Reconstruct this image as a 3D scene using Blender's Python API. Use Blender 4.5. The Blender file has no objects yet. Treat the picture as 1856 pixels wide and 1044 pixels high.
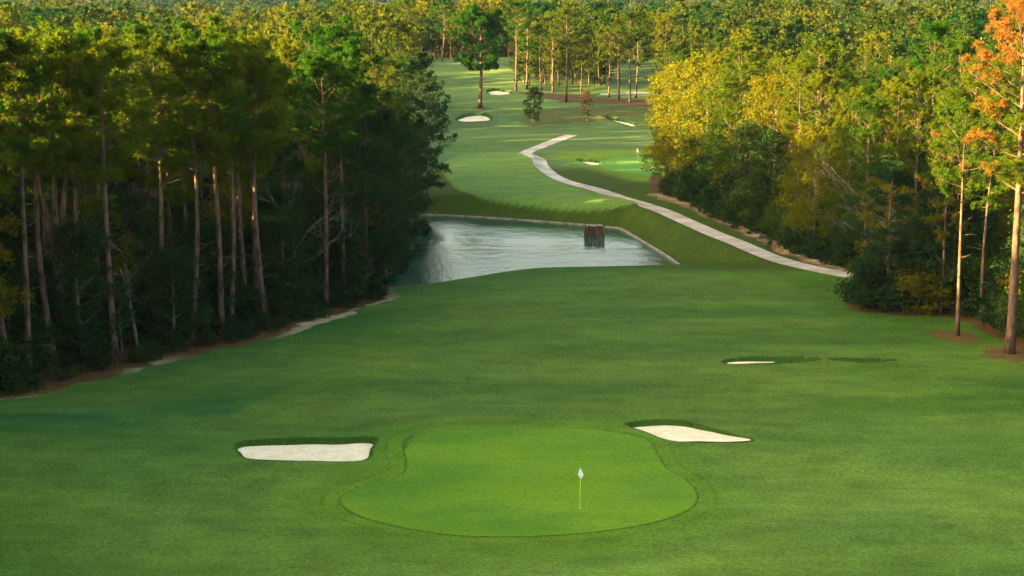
import bpy, math, random
import numpy as np
from mathutils import Vector
R = math.radians
C = bpy.context.scene.collection
rng = np.random.default_rng(7)
random.seed(7)

# ------------------------------------------------------------------ camera
H = 28.0; FPX = 3500.0; CX = 928.0; CY = 522.0; PITCH = R(9.76)
cam_d = bpy.data.cameras.new('camera'); cam = bpy.data.objects.new('camera', cam_d); C.objects.link(cam)
cam.location = (0, 0, H); cam.rotation_euler = (R(90) - PITCH, 0, 0)
cam_d.sensor_width = 36; cam_d.lens = 36 * FPX / 1856; cam_d.clip_start = 1; cam_d.clip_end = 20000
sc = bpy.context.scene; sc.camera = cam

def ray(px, py):
    u = (px - CX) / FPX; v = -(py - CY) / FPX
    return np.array([u, math.cos(PITCH) + v * math.sin(PITCH), -math.sin(PITCH) + v * math.cos(PITCH)])
def atz(px, py, z=0.0):
    d = ray(px, py); t = (z - H) / d[2]
    return np.array([d[0] * t, d[1] * t])
def spline(pts, n, closed=True):
    P = np.array(pts, float); m = len(P); out = []
    segs = m if closed else m - 1
    for i in range(segs):
        g = (lambda k: P[k % m]) if closed else (lambda k: P[min(max(k, 0), m - 1)])
        p0, p1, p2, p3 = g(i - 1), g(i), g(i + 1), g(i + 2)
        for t in np.linspace(0, 1, n, endpoint=False):
            out.append(0.5 * ((2 * p1) + (-p0 + p2) * t + (2 * p0 - 5 * p1 + 4 * p2 - p3) * t * t + (-p0 + 3 * p1 - 3 * p2 + p3) * t ** 3))
    if not closed: out.append(P[-1])
    return np.array(out)
def sdist(x, y, poly):
    """signed distance, positive inside"""
    x = np.asarray(x, float); y = np.asarray(y, float)
    x0, y0 = poly.min(0) - 25; x1, y1 = poly.max(0) + 25
    res = np.full(x.shape, -25.0)
    m = (x > x0) & (x < x1) & (y > y0) & (y < y1)
    if not m.any(): return res
    xs = x[m]; ys = y[m]; d2 = np.full(xs.shape, 1e9); ins = np.zeros(xs.shape, bool)
    n = len(poly)
    for i in range(n):
        ax, ay = poly[i]; bx, by = poly[(i + 1) % n]
        ex, ey = bx - ax, by - ay; L = ex * ex + ey * ey + 1e-12
        t = np.clip(((xs - ax) * ex + (ys - ay) * ey) / L, 0, 1)
        dx = xs - ax - t * ex; dy = ys - ay - t * ey
        d2 = np.minimum(d2, dx * dx + dy * dy)
        if ay != by:
            c = ((ay > ys) != (by > ys)) & (xs < (bx - ax) * (ys - ay) / (by - ay) + ax)
            ins ^= c
    r = np.sqrt(d2); r[~ins] *= -1
    res[m] = r
    return res
def ldist(x, y, line):
    d2 = np.full(np.shape(x), 1e9)
    for i in range(len(line) - 1):
        ax, ay = line[i]; ex, ey = line[i + 1] - line[i]; L = ex * ex + ey * ey + 1e-12
        t = np.clip(((x - ax) * ex + (y - ay) * ey) / L, 0, 1)
        d2 = np.minimum(d2, (x - ax - t * ex) ** 2 + (y - ay - t * ey) ** 2)
    return np.sqrt(d2)
def sm(t):
    t = np.clip(t, 0, 1); return t * t * (3 - 2 * t)
# smooth value noise
_G = rng.random((64, 64))
def vnoise(x, y, s, o=0.0):
    x = np.asarray(x) / s + 17.3 + o; y = np.asarray(y) / s + 9.1 + o * 1.7
    xi = np.floor(x).astype(int); yi = np.floor(y).astype(int); fx = sm(x - xi); fy = sm(y - yi)
    g = lambda a, b: _G[a % 64, b % 64]
    return ((g(xi, yi) * (1 - fx) + g(xi + 1, yi) * fx) * (1 - fy) + (g(xi, yi + 1) * (1 - fx) + g(xi + 1, yi + 1) * fx) * fy) * 2 - 1

# ------------------------------------------------------------------ terrain
ZW = -3.0
ky = [-600, 40, 80, 92, 101, 108, 113, 120, 133, 140, 150, 160, 171, 180, 200, 235, 262, 300, 330, 356, 380, 420, 455, 500, 560, 610, 700, 900, 1300, 2000, 3500, 9000]
kz = [-1, -.8, -.25, .0, .28, .45, .25, .0, -.15, -.05, -.1, -.1, -.05, -.3, -.7, -1.1, -1.2, -.9, -.5, .3, .6, 1.2, 1.5, 1.6, .5, -7, -17, -26, -30, -20, -10, 0]
_ty = np.arange(-600, 9001, 1.0); _tz = np.interp(_ty, ky, kz)
_k = np.exp(-0.5 * (np.arange(-9, 10) / 3.0) ** 2); _k /= _k.sum(); _tz = np.convolve(np.pad(_tz, 9, 'edge'), _k, 'valid')
def T0(x, y):
    z = np.interp(y, _ty, _tz)
    a = np.interp(y, [60, 100, 130, 155, 185, 300, 600, 1500], [.22, .24, .3, .08, .1, .4, 1.2, 6])
    z = z + a * vnoise(x, y, 22) + 0.45 * a * vnoise(x, y, 9, 3.3) * np.interp(y, [200, 900], [1, 0])
    f = np.interp(y, [900, 1500], [0, 1])
    z = z + f * 12 * vnoise(x, y, 260, 5.1)
    z = z - .3 * sm((2 - x) / 14) * sm((y - 145) / 12)
    # fairway tilts a touch towards its left side, rises at the right
    z = z + np.clip(x - 12, 0, 40) * 0.012 * np.interp(y, [100, 150, 190], [0, 1, 0.3])
    return z
pond = np.array([atz(a, b, ZW) for a, b in [(560, 398), (700, 392), (780, 390.5), (860, 394), (950, 400), (1040, 407), (1095, 412), (1122, 415), (1142, 425), (1162, 437), (1202, 461), (1246, 489)]]
                + [(19.4, 190), (18.2, 186.5), (8, 184), (0, 182.5), (-8, 180), (-15, 178), (-22, 183), (-26, 200)])
pond = spline(pond, 6)
def base(x, y):
    x = np.asarray(x, float); y = np.asarray(y, float)
    z = T0(x, y)
    d = sdist(x, y, pond)
    w = np.where(y < 190, 9.0 + 5 * sm((4 - x) / 12), np.where(y > 225, 6.0, 5.0))
    out = sm(-d / w)
    if path_c is not None:
        m_ = (y > 160) & (y < 262) & (x > 0) & (x < 40)
        if np.any(m_):
            pd = ldist(x[m_], y[m_], path_c) if x.ndim else ldist(x, y, path_c)
            k_ = sm((pd - 1.5) / 3.5)
            if x.ndim: out = out.copy(); out[m_] = np.maximum(out[m_], 1 - k_)
            else: out = np.maximum(out, 1 - k_)
    zb = ZW - 0.15
    z = np.where(d > 0, zb - np.minimum(d, 3) * 0.6, zb + (z - zb) * out)
    z = z + 0.45 * sm(sdist(x, y, tee) / 2.2 + .5)
    return z
tee = np.array([[0, 9e3], [1, 9e3], [1, 9001]])
tee_px = [(803, 300), (832, 278), (900, 274), (968, 283), (976, 305), (1010, 327), (1080, 347), (1158, 371), (1090, 371), (960, 362), (860, 352), (822, 334)]
tee = spline([atz(a, b, -.9) for a, b in tee_px], 5)
path_c = None
def hit0(px, py):
    d = ray(px, py); z = -.8
    for _ in range(12):
        t = (z - H) / d[2]; z = float(T0(d[0] * t, d[1] * t))
    return np.array([d[0] * t, d[1] * t])
def hit(px, py):
    d = ray(px, py); ys = np.concatenate([np.arange(60, 300, .5), np.arange(300, 900, 1.0)]); t = ys / d[1]
    x = d[0] * t; z = H + d[2] * t; g = base(x, ys)
    i = int(np.argmax(z < g))
    if i == 0: i = len(ys) - 1
    a, b = ys[i - 1], ys[i]; fa = z[i - 1] - g[i - 1]; fb = z[i] - g[i]
    f = fa / (fa - fb + 1e-9); y = a + (b - a) * min(max(f, 0), 1)
    return np.array([d[0] * y / d[1], y])
def hp(pts, n=5, closed=True):
    return spline([hit(a, b) for a, b in pts], n, closed)

path_c = spline([hit0(a, b) for a, b in [(1036, 245), (1010, 254), (985, 264), (962, 273), (952, 279), (962, 285), (976, 291), (981, 302), (998, 317), (1030, 331), (1090, 347), (1160, 369), (1240, 400), (1320, 434), (1400, 467), (1470, 486), (1548, 501)]], 6, False)
BUNK = [  # outline in the photograph -> ground, depth at back, depth at front
    (hp([(428, 808), (455, 801), (530, 797), (620, 796), (678, 796), (674, 812), (658, 834), (560, 835), (455, 832), (433, 819)]), .30, .03, 'pale sand bunker with straight front edge left of the near putting green'),
    (hp([(1136, 770), (1190, 764), (1240, 766), (1290, 778), (1330, 789), (1364, 797.5), (1345, 801), (1280, 801), (1215, 798), (1170, 783)]), .28, .03, 'curved leaf-shaped sand bunker behind the near putting green at its right'),
    (hp([(1310, 655), (1360, 649), (1440, 649), (1490, 652), (1430, 658), (1340, 660)]), .24, .03, 'thin sliver of a sand bunker under a dark lip in the right fairway'),
    (hp([(1500, 652), (1560, 650.5), (1628, 653), (1560, 656)]), .16, .0, None),
    (hp([(826, 218), (845, 209), (872, 206.5), (889, 211), (889, 218), (855, 221)]), .30, .03, 'bright white sand bunker below the thick lone pine'),
    (hp([(881, 166.5), (895, 162.5), (908, 163), (928, 168), (918, 171.5), (893, 172)]), .3, .03, 'small white sand bunker just right of the lone pine trunk'),
    (hp([(1092, 213), (1115, 215.5), (1140, 221), (1154, 226), (1146, 228), (1118, 222)]), .35, .12, 'narrow slanting sand bunker right of the brown young tree'),
    (hp([(1046, 291), (1070, 290.5), (1096, 296), (1076, 298.5), (1058, 296)]), .25, .05, 'tiny sand bunker at the left edge of the far putting green'),
]
def _dummy(): pass
def carve(x, y):
    z = np.zeros(np.shape(x))
    for p, db, df, _ in BUNK:
        d = sdist(x, y, p); y0, y1 = p[:, 1].min(), p[:, 1].max()
        v = np.clip((np.asarray(y) - y0) / (y1 - y0), 0, 1)
        w = .22 if y1 < 160 else .9
        dep = df + (db - df) * v
        z = z - (dep * 1.0 + (.12 if y1 < 160 else .5)) * sm(d / w) * (d > 0)
        z = z + db * .35 * sm(1 + d / 3.0) * (d < 0) * v * (1 if y1 < 160 else 3.2) + db * .35 * (d >= 0) * v * (1 - sm(d / w)) * (1 if y1 < 160 else 3.2)
    # shallow grassy fold right of the thin bunker
    return z
def height(x, y): return base(x, y) + carve(x, y)

# ------------------------------------------------------------------ regions
green1 = hp([(736, 800), (760, 787), (830, 778), (928, 775), (1040, 777), (1120, 783), (1172, 797), (1190, 822), (1206, 848), (1240, 868), (1262, 896), (1250, 922), (1190, 945), (1090, 963), (960, 972), (840, 971), (740, 958), (660, 938), (620, 914), (628, 895), (680, 874), (730, 860), (738, 840), (733, 815)], 8)
green2 = hp([(1085, 300), (1100, 289), (1150, 285), (1200, 286), (1240, 290), (1240, 318), (1190, 320), (1120, 311)])
Lf = [(-20, 725), (70, 716), (150, 693), (300, 657), (400, 633), (450, 623), (540, 601), (560, 590), (635, 569), (640, 561), (700, 545), (716, 538), (706, 522)]
left_edge = spline([hit(a, b) for a, b in Lf], 5, False)
left_poly = np.concatenate([left_edge, np.array([(-14.5, 178), (-17, 190), (-15, 205), (-13.5, 225), (-13.5, 250), (-13.5, 290), (-16, 310), (-18, 350), (-22, 420), (-28, 480), (-30, 520), (-300, 520), (-300, 60), (-60, 60), (-38, 100)])])
Rf = [(1188, 347), (1222, 364), (1268, 386), (1350, 425), (1430, 462), (1525, 492), (1548, 507), (1536, 540), (1540, 560), (1620, 571), (1690, 574), (1735, 577), (1760, 590), (1800, 610), (1870, 640)]
right_edge = spline([hit(a, b) for a, b in Rf], 4, False)
right_poly = np.concatenate([right_edge, np.array([(60, 100), (300, 100), (300, 520), (50, 520), (42, 480), (30, 410), (27, 350), (22, 300), (19, 262), (17.5, 246)])])
dirt_c = spline([hit(a, b) for a, b in [(1190, 352), (1240, 369), (1300, 394), (1360, 420), (1430, 455), (1480, 474), (1545, 494)]], 4, False)
fair1 = hp([(430, 760), (500, 715), (600, 672), (720, 600), (840, 545), (930, 505), (1040, 494), (1250, 500), (1400, 500), (1480, 560), (1560, 640), (1500, 700), (1450, 770), (1300, 790), (1000, 770), (700, 775)])
fringe = hp([(560, 900), (620, 850), (660, 780), (760, 762), (1000, 758), (1200, 765), (1260, 830), (1330, 890), (1300, 950), (1150, 1000), (900, 1015), (680, 990), (580, 950)])
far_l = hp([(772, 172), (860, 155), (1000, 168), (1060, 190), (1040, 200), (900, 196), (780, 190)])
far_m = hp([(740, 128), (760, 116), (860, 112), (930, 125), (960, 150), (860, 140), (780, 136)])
dorm = hp([(950, 208), (1000, 196), (1090, 190), (1240, 192), (1240, 206), (1160, 214), (1080, 222), (980, 228), (940, 220)])
strawF = hp([(930, 166), (1040, 172), (1100, 178), (1160, 180), (1240, 186), (1240, 195), (1150, 191), (1080, 187), (1020, 183), (940, 168)])
painted_sun = hp([(1010, 275), (1060, 272), (1240, 272), (1240, 322), (1150, 330), (1060, 305), (1000, 286)])
rings = [(hit(1832, 642), 1.9, .9), (hit(1733, 609), 1.6, .8), (hit(870, 196), 1.6, 2.2), (hit(1026, 184), 1.5, 2), (hit(967, 229), .7, 1), (hit(1063, 223), .7, 1)]

def colours(x, y):
    n = x.size; c = np.empty((n, 3)); X = x; Y = y
    nz = vnoise(X, Y, 7) * .5 + vnoise(X, Y, 2.3, 2) * .35 + vnoise(X, Y, 19, 4) * .6
    def setc(w, col):
        w = np.clip(w, 0, 1)[:, None]; c[:] = c * (1 - w) + np.array(col) * w
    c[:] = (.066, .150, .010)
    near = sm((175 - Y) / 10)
    setc(sm((-X - 3) / 20) * .9 * sm((Y - 96) / 26), (.018, .098, .026))      # rough by the left wood, its cool bluish shade painted into the colour
    setc(sm((X - 14) / 10) * .6 * near * sm((Y - 104) / 20), (.058, .135, .008))
    d = sdist(X, Y, fair1); setc(sm(d / .8 + .5) * .9, (.090, .158, .016))
    setc(sm(.5 + 1.1 * vnoise(X * .55, Y * 1.3, 11, 6)) * .55, (.040, .112, .010))
    setc(sm(.35 + 1.2 * vnoise(X * .6, Y * 1.4, 8, 16)) * .5 * near, (.115, .195, .022))
    setc(sm((118 - Y) / 14) * sm(.6 + 1.1 * vnoise(X * .5, Y, 9, 21)) * .75, (.125, .215, .024))
    setc(sm(.2 + 1.3 * vnoise(X * .5, Y * 1.3, 5.5, 26)) * .3, (.045, .110, .012))
    gd = sdist(X, Y, green1)
    arc = sm((gd + 11) / 4) * (gd < 0)
    c *= (1 + .15 * np.sin(gd * 1.9 + 2.6 * vnoise(X, Y, 6, 31)) * arc * sm(.4 + vnoise(X, Y, 8, 41)))[:, None]
    c *= (1 + .08 * vnoise(X * .4, Y * 1.3, 1.6, 33) + .07 * vnoise(X * .3, Y * 1.2, .5, 35))[:, None]
    d = sdist(X, Y, fringe); setc(sm(d / 5 + .5) * .7, (.078, .178, .006))
    d = sdist(X, Y, green1)
    setc(sm((d + 1.1) / .12) * .6, (.10, .20, .009))
    setc((np.abs(d + 1.0) < .08) * .3, (.03, .09, .008))
    setc((np.abs(d) < .12) * .7, (.03, .10, .006))
    bank = sdist(X, Y, pond)
    setc(sm((Y - 172) / 3 + (X - 12) * .05), (.050, .085, .005))
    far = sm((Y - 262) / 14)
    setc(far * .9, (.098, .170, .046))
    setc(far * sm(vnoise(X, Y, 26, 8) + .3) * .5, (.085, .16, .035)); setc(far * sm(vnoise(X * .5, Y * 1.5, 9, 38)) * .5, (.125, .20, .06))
    d = sdist(X, Y, tee); setc(sm(d / .5 + .5), (.135, .235, .040)); 
    setc((sm(d / .5)) * sm(vnoise(X, Y, 6, 9)) * .5, (.12, .22, .03))
    d = sdist(X, Y, painted_sun); setc(sm(d / 4 + .3) * .85, (.14, .25, .015))  # sunlight on the strip round the far green, painted as brighter grass
    d = sdist(X, Y, green2); setc(sm(d / 1.0 + .5), (.11, .27, .035))
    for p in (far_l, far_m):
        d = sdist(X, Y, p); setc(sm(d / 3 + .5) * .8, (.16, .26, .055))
    d = sdist(X, Y, dorm); setc(sm(d / 5 + .5) * .8, (.080, .090, .020))
    d = sdist(X, Y, strawF); setc(sm(d / 3 + .5) * .9, (.13, .065, .03))
    setc((Y > 330) * (np.abs((Y - 392) - X * .1) < 1.6) * (X > 18), (.5, .52, .42))
    for r in (left_poly, right_poly):
        d = sdist(X, Y, r) + .35 * vnoise(X, Y, 1.5, 5)
        setc(sm(d / .5 + .5), (.105, .056, .018))
        setc(sm(d / .5 + .5) * sm(vnoise(X, Y, 2.2, 7) * 2 - .2) * .6, (.055, .030, .018))
    # washed out sand along the left wood's edge
    d = ldist(X, Y, left_edge); s = np.where(sdist(X, Y, left_poly) > 0, d, d * 2.5)
    ww = .25 + .6 * sm(vnoise(X, Y, 6, 1) * 2) + .7 * vnoise(X, Y, .9, 9) + .4 * vnoise(X, Y, 2.3, 3)
    setc(sm((ww - s) / .4 + .3) * sm(vnoise(X, Y, 9, 11) * 2.2 + .9) * .85, (.44, .35, .18))
    d = ldist(X, Y, dirt_c); setc(sm((1.3 + .5 * vnoise(X, Y, 2, 3) - d) / .5), (.25, .16, .07))
    setc(sm((.5 + .6 * vnoise(X, Y, 1.1, 12) - d) / .3) * .7, (.42, .34, .19))
    for p, rx, ry in rings:
        d = np.sqrt(((X - p[0]) / rx) ** 2 + ((Y - p[1]) / (rx * 1.3)) ** 2) + .4 * vnoise(X, Y, .7, 2) + .2 * vnoise(X, Y, .25, 5)
        setc(sm((1 - d) / .3 + .5) * .9, (.13, .07, .022))
    setc(sm((Y - 640) / 60) * .9, (.04, .05, .02))
    setc(sm(bank / .5 + .3), (.06, .055, .03))
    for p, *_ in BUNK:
        d = sdist(X, Y, p); setc((d > -.15) * .8, (.022, .062, .006))  # bunker lips: longer darker grass, with the shade of the lip painted in
    c *= (1 + .10 * nz)[:, None]; c *= np.array([.95, .95, 1.0])
    return c

# ------------------------------------------------------------------ mesh helpers
def mesh_from(name, V, tris=None, quads=None, mats=(), midx=None, smooth=False):
    me = bpy.data.meshes.new(name); V = np.asarray(V, np.float32).reshape(-1, 3)
    tris = np.zeros((0, 3), np.int32) if tris is None else np.asarray(tris, np.int32).reshape(-1, 3)
    quads = np.zeros((0, 4), np.int32) if quads is None else np.asarray(quads, np.int32).reshape(-1, 4)
    me.vertices.add(len(V)); me.vertices.foreach_set('co', V.ravel())
    nl = tris.size + quads.size; nf = len(tris) + len(quads)
    me.loops.add(nl); me.loops.foreach_set('vertex_index', np.concatenate([quads.ravel(), tris.ravel()]))
    st = np.concatenate([np.arange(len(quads)) * 4, quads.size + np.arange(len(tris)) * 3]).astype(np.int32)
    me.polygons.add(nf); me.polygons.foreach_set('loop_start', st)
    for m in mats: me.materials.append(m)
    if midx is not None: me.polygons.foreach_set('material_index', np.asarray(midx, np.int32))
    me.polygons.foreach_set('use_smooth', np.full(nf, smooth))
    me.update(calc_edges=True)
    return me
def link(name, me, parent=None):
    o = bpy.data.objects.new(name, me); C.objects.link(o)
    if parent is not None: o.parent = parent
    return o
def tag(o, label=None, cat=None, group=None, kind=None):
    if label: o['label'] = label
    if cat: o['category'] = cat
    if group: o['group'] = group
    if kind: o['kind'] = kind
    return o
def empty(name, loc, rz=0):
    o = bpy.data.objects.new(name, None); C.objects.link(o); o.location = loc; o.rotation_euler = (0, 0, rz)
    o.empty_display_size = .3; return o
class MB:
    def __init__(s): s.V = []; s.Q = []; s.T = []; s.n = 0
    def add(s, V, Q=None, T=None):
        V = np.asarray(V, float).reshape(-1, 3)
        if Q is not None and len(Q): s.Q.append(np.asarray(Q) + s.n)
        if T is not None and len(T): s.T.append(np.asarray(T) + s.n)
        s.V.append(V); s.n += len(V)
    def tube(s, P, r, k=6, cap=True):
        P = np.asarray(P, float); m = len(P); r = np.broadcast_to(r, (m,)) if np.ndim(r) else np.full(m, r)
        t = np.gradient(P, axis=0); t /= np.linalg.norm(t, axis=1)[:, None] + 1e-9
        ref = np.array([0, 0, 1.0]) if abs(t[0, 2]) < .9 else np.array([1.0, 0, 0])
        a = np.cross(t, ref); a /= np.linalg.norm(a, axis=1)[:, None] + 1e-9; b = np.cross(t, a)
        th = np.arange(k) * 2 * math.pi / k
        V = P[:, None] + r[:, None, None] * (np.cos(th)[None, :, None] * a[:, None] + np.sin(th)[None, :, None] * b[:, None])
        Q = []
        for i in range(m - 1):
            for j in range(k):
                j2 = (j + 1) % k; Q.append((i * k + j, i * k + j2, (i + 1) * k + j2, (i + 1) * k + j))
        V = V.reshape(-1, 3); T = []
        if cap:
            V = np.vstack([V, P[0], P[-1]]); c0 = m * k
            for j in range(k):
                T.append((c0, (j + 1) % k, j)); T.append((c0 + 1, (m - 1) * k + j, (m - 1) * k + (j + 1) % k))
        s.add(V, Q, T)
    def box(s, c, d, rz=0):
        c = np.array(c); d = np.array(d) / 2
        v = np.array([(x, y, z) for x in (-1, 1) for y in (-1, 1) for z in (-1, 1)]) * d
        ca, sa = math.cos(rz), math.sin(rz); v = np.stack([v[:, 0] * ca - v[:, 1] * sa, v[:, 0] * sa + v[:, 1] * ca, v[:, 2]], 1) + c
        s.add(v, [(0, 1, 3, 2), (4, 6, 7, 5), (0, 4, 5, 1), (2, 3, 7, 6), (0, 2, 6, 4), (1, 5, 7, 3)])
    def mesh(s, name, mat, smooth=False):
        return mesh_from(name, np.vstack(s.V), np.vstack(s.T) if s.T else None, np.vstack(s.Q) if s.Q else None, [mat] if mat else [], None, smooth)
    def arrays(s):
        return np.vstack(s.V), (np.vstack(s.Q) if s.Q else np.zeros((0, 4), int)), (np.vstack(s.T) if s.T else np.zeros((0, 3), int))

# ------------------------------------------------------------------ materials
def mat(name, rough=.9, spec=.2):
    m = bpy.data.materials.new(name); m.use_nodes = True; nt = m.node_tree; b = nt.nodes['Principled BSDF']
    b.inputs['Roughness'].default_value = rough; b.inputs['Specular IOR Level'].default_value = spec
    return m, nt, b
def N(nt, t, **kw):
    n = nt.nodes.new(t)
    for k, v in kw.items():
        if k in n.inputs: n.inputs[k].default_value = v
        else: setattr(n, k, v)
    return n
def noise(nt, scale, detail=4, coord='Object', rough=.55, vec=None):
    tc = nt.nodes.new('ShaderNodeTexCoord'); n = N(nt, 'ShaderNodeTexNoise', Scale=scale, Detail=detail, Roughness=rough)
    src = tc.outputs[coord]
    if vec is not None:
        mp = nt.nodes.new('ShaderNodeMapping'); mp.inputs['Scale'].default_value = vec; nt.links.new(src, mp.inputs[0]); src = mp.outputs[0]
    nt.links.new(src, n.inputs['Vector']); return n.outputs['Fac']
def ramp(nt, fac, stops):
    r = nt.nodes.new('ShaderNodeValToRGB'); e = r.color_ramp.elements
    while len(e) > 1: e.remove(e[-1])
    e[0].position = stops[0][0]; e[0].color = (*stops[0][1], 1)
    for p, c in stops[1:]:
        q = e.new(p); q.color = (*c, 1)
    nt.links.new(fac, r.inputs[0]); return r.outputs[0]
def mul(nt, a, b, fac=1.0):
    m = nt.nodes.new('ShaderNodeMix'); m.data_type = 'RGBA'; m.blend_type = 'MULTIPLY'; m.inputs[0].default_value = fac
    nt.links.new(a, m.inputs[6])
    nt.links.new(b, m.inputs[7]); return m.outputs[2]
def g(v): return (v, v, v)

def m_ground():
    m, nt, b = mat('ground_cover', .95, .1)
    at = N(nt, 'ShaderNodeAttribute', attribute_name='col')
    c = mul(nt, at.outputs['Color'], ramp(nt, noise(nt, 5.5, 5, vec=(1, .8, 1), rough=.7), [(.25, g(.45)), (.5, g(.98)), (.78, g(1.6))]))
    c = mul(nt, c, ramp(nt, noise(nt, .5, 4, vec=(.8, 1.1, 1)), [(.3, g(.84)), (.7, g(1.18))]))
    c = mul(nt, c, ramp(nt, noise(nt, .07, 3), [(.3, (.88, .95, 1.1)), (.7, (1.12, 1.04, .85))]))
    nt.links.new(c, b.inputs['Base Color'])
    bp = N(nt, 'ShaderNodeBump', Strength=.55, Distance=.12); nt.links.new(noise(nt, 4, 6, rough=.7), bp.inputs['Height'])
    nt.links.new(bp.outputs[0], b.inputs['Normal'])
    return m
def simple(name, c1, c2, scale, rough=.9, bump=.3, bd=.05, fine=None, spec=.2, vec=None, lo=.35, hi=.65):
    m, nt, b = mat(name, rough, spec)
    c = ramp(nt, noise(nt, scale, 5, vec=vec), [(lo, c1), (hi, c2)])
    if fine: c = mul(nt, c, ramp(nt, noise(nt, fine, 3), [(.3, g(.8)), (.7, g(1.18))]))
    nt.links.new(c, b.inputs['Base Color'])
    if bump:
        bp = N(nt, 'ShaderNodeBump', Strength=bump, Distance=bd); nt.links.new(noise(nt, fine or scale * 4, 4), bp.inputs['Height']); nt.links.new(bp.outputs[0], b.inputs['Normal'])
    return m
def leafmat(name, a, b_, attr=False, trans=.45):
    m, nt, b = mat(name, .8, .08)
    if attr: src = N(nt, 'ShaderNodeAttribute', attribute_name='tint').outputs['Fac']
    else: src = nt.nodes.new('ShaderNodeObjectInfo').outputs['Random']
    c = ramp(nt, src, [(0, a), (1, b_)])
    c = mul(nt, c, ramp(nt, noise(nt, .9, 2), [(.3, (.72, .78, .75)), (.7, (1.28, 1.2, 1.1))]))
    nt.links.new(c, b.inputs['Base Color'])
    tr = nt.nodes.new('ShaderNodeBsdfTranslucent'); nt.links.new(mul(nt, c, ramp(nt, src, [(0, (1.5, 1.35, .6)), (1, (1.6, 1.4, .6))])), tr.inputs[0])
    mx = nt.nodes.new('ShaderNodeMixShader'); mx.inputs[0].default_value = trans
    nt.links.new(b.outputs[0], mx.inputs[1]); nt.links.new(tr.outputs[0], mx.inputs[2])
    nt.links.new(mx.outputs[0], nt.nodes['Material Output'].inputs[0])
    return m
M_ground = m_ground()
M_green = simple('putting_turf', (.094, .212, .010), (.138, .256, .018), .16, .95, .15, .02, 5, spec=.05, lo=.25, hi=.75, vec=(.6, 1.6, 1))
_nt = M_green.node_tree; _b = _nt.nodes['Principled BSDF']; _l = _b.inputs['Base Color'].links[0].from_socket
_nt.links.new(mul(_nt, _l, ramp(_nt, noise(_nt, .11, 3, vec=(1, 1.6, 1)), [(.32, (.72, .84, 1.1)), (.5, (1, 1, 1)), (.68, (1.25, 1.12, 1.0))])), _b.inputs['Base Color'])
M_green2 = simple('far_putting_turf', (.095, .24, .03), (.11, .27, .035), .2, .9, .1, .02, 3)
M_sand = simple('bunker_sand', (.80, .67, .40), (.92, .82, .54), 1.6, .95, .9, .06, 9)
M_path = simple('concrete_path', (.34, .30, .23), (.60, .54, .43), .35, .9, .2, .02, 6)
M_bark = simple('pine_bark', (.055, .035, .026), (.19, .12, .085), 3.5, .95, .9, .06, 12, vec=(1, 1, .35))
M_grey = simple('grey_bark', (.08, .07, .055), (.19, .17, .14), 3, .9, .5, .04, 10, vec=(1, 1, .4))
M_pine = leafmat('pine_needles', (.022, .085, .006), (.105, .130, .003))
M_pineD = leafmat('dark_pine_needles', (.016, .05, .020), (.03, .07, .018), trans=.35)
M_leaf = leafmat('oak_leaves', (.032, .082, .005), (.128, .122, .003))
M_gold = leafmat('yellow_leaves', (.115, .130, .005), (.125, .135, .005))
M_leafD = leafmat('dark_leaves', (.014, .040, .014), (.032, .065, .014), trans=.35)
M_rust = leafmat('orange_needles', (.23, .115, .025), (.27, .135, .03))
M_brown = leafmat('brown_leaves', (.09, .06, .03), (.10, .065, .03))
M_wood = leafmat('forest_leaves', (.010, .050, .010), (.10, .115, .005), attr=True)
M_pale = simple('pale_timber', (.20, .18, .13), (.42, .38, .30), 1.5, .85, .3, .03, 8)
M_dark = simple('weathered_timber', (.04, .027, .022), (.18, .12, .09), 3, .85, .6, .04, 12, vec=(1, 1, .2))
M_white = simple('white_cloth', (.90, .90, .84), (.95, .95, .90), 3, .8, 0)
M_yel = simple('yellow_paint', (.65, .66, .04), (.72, .72, .06), 3, .4, 0)
M_hole = simple('dark_cup', (.02, .02, .02), (.04, .04, .04), 3, .6, 0)
M_stone = simple('pale_stone', (.35, .31, .26), (.5, .46, .4), 4, .9, .5, .05, 12)
def m_water():
    m, nt, b = mat('pond_water', .04, .5)
    b.inputs['Base Color'].default_value = (.022, .07, .04, 1); b.inputs['IOR'].default_value = 1.33
    bp = N(nt, 'ShaderNodeBump', Strength=.7, Distance=.11)
    nt.links.new(mul(nt, noise(nt, .9, 6, vec=(1.3, .5, 1), rough=.6), ramp(nt, noise(nt, .07, 3, vec=(.7, 1.6, 1)), [(.38, g(.25)), (.6, g(1))])), bp.inputs['Height'])
    nt.links.new(bp.outputs[0], b.inputs['Normal'])
    return m
M_water = m_water()

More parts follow.
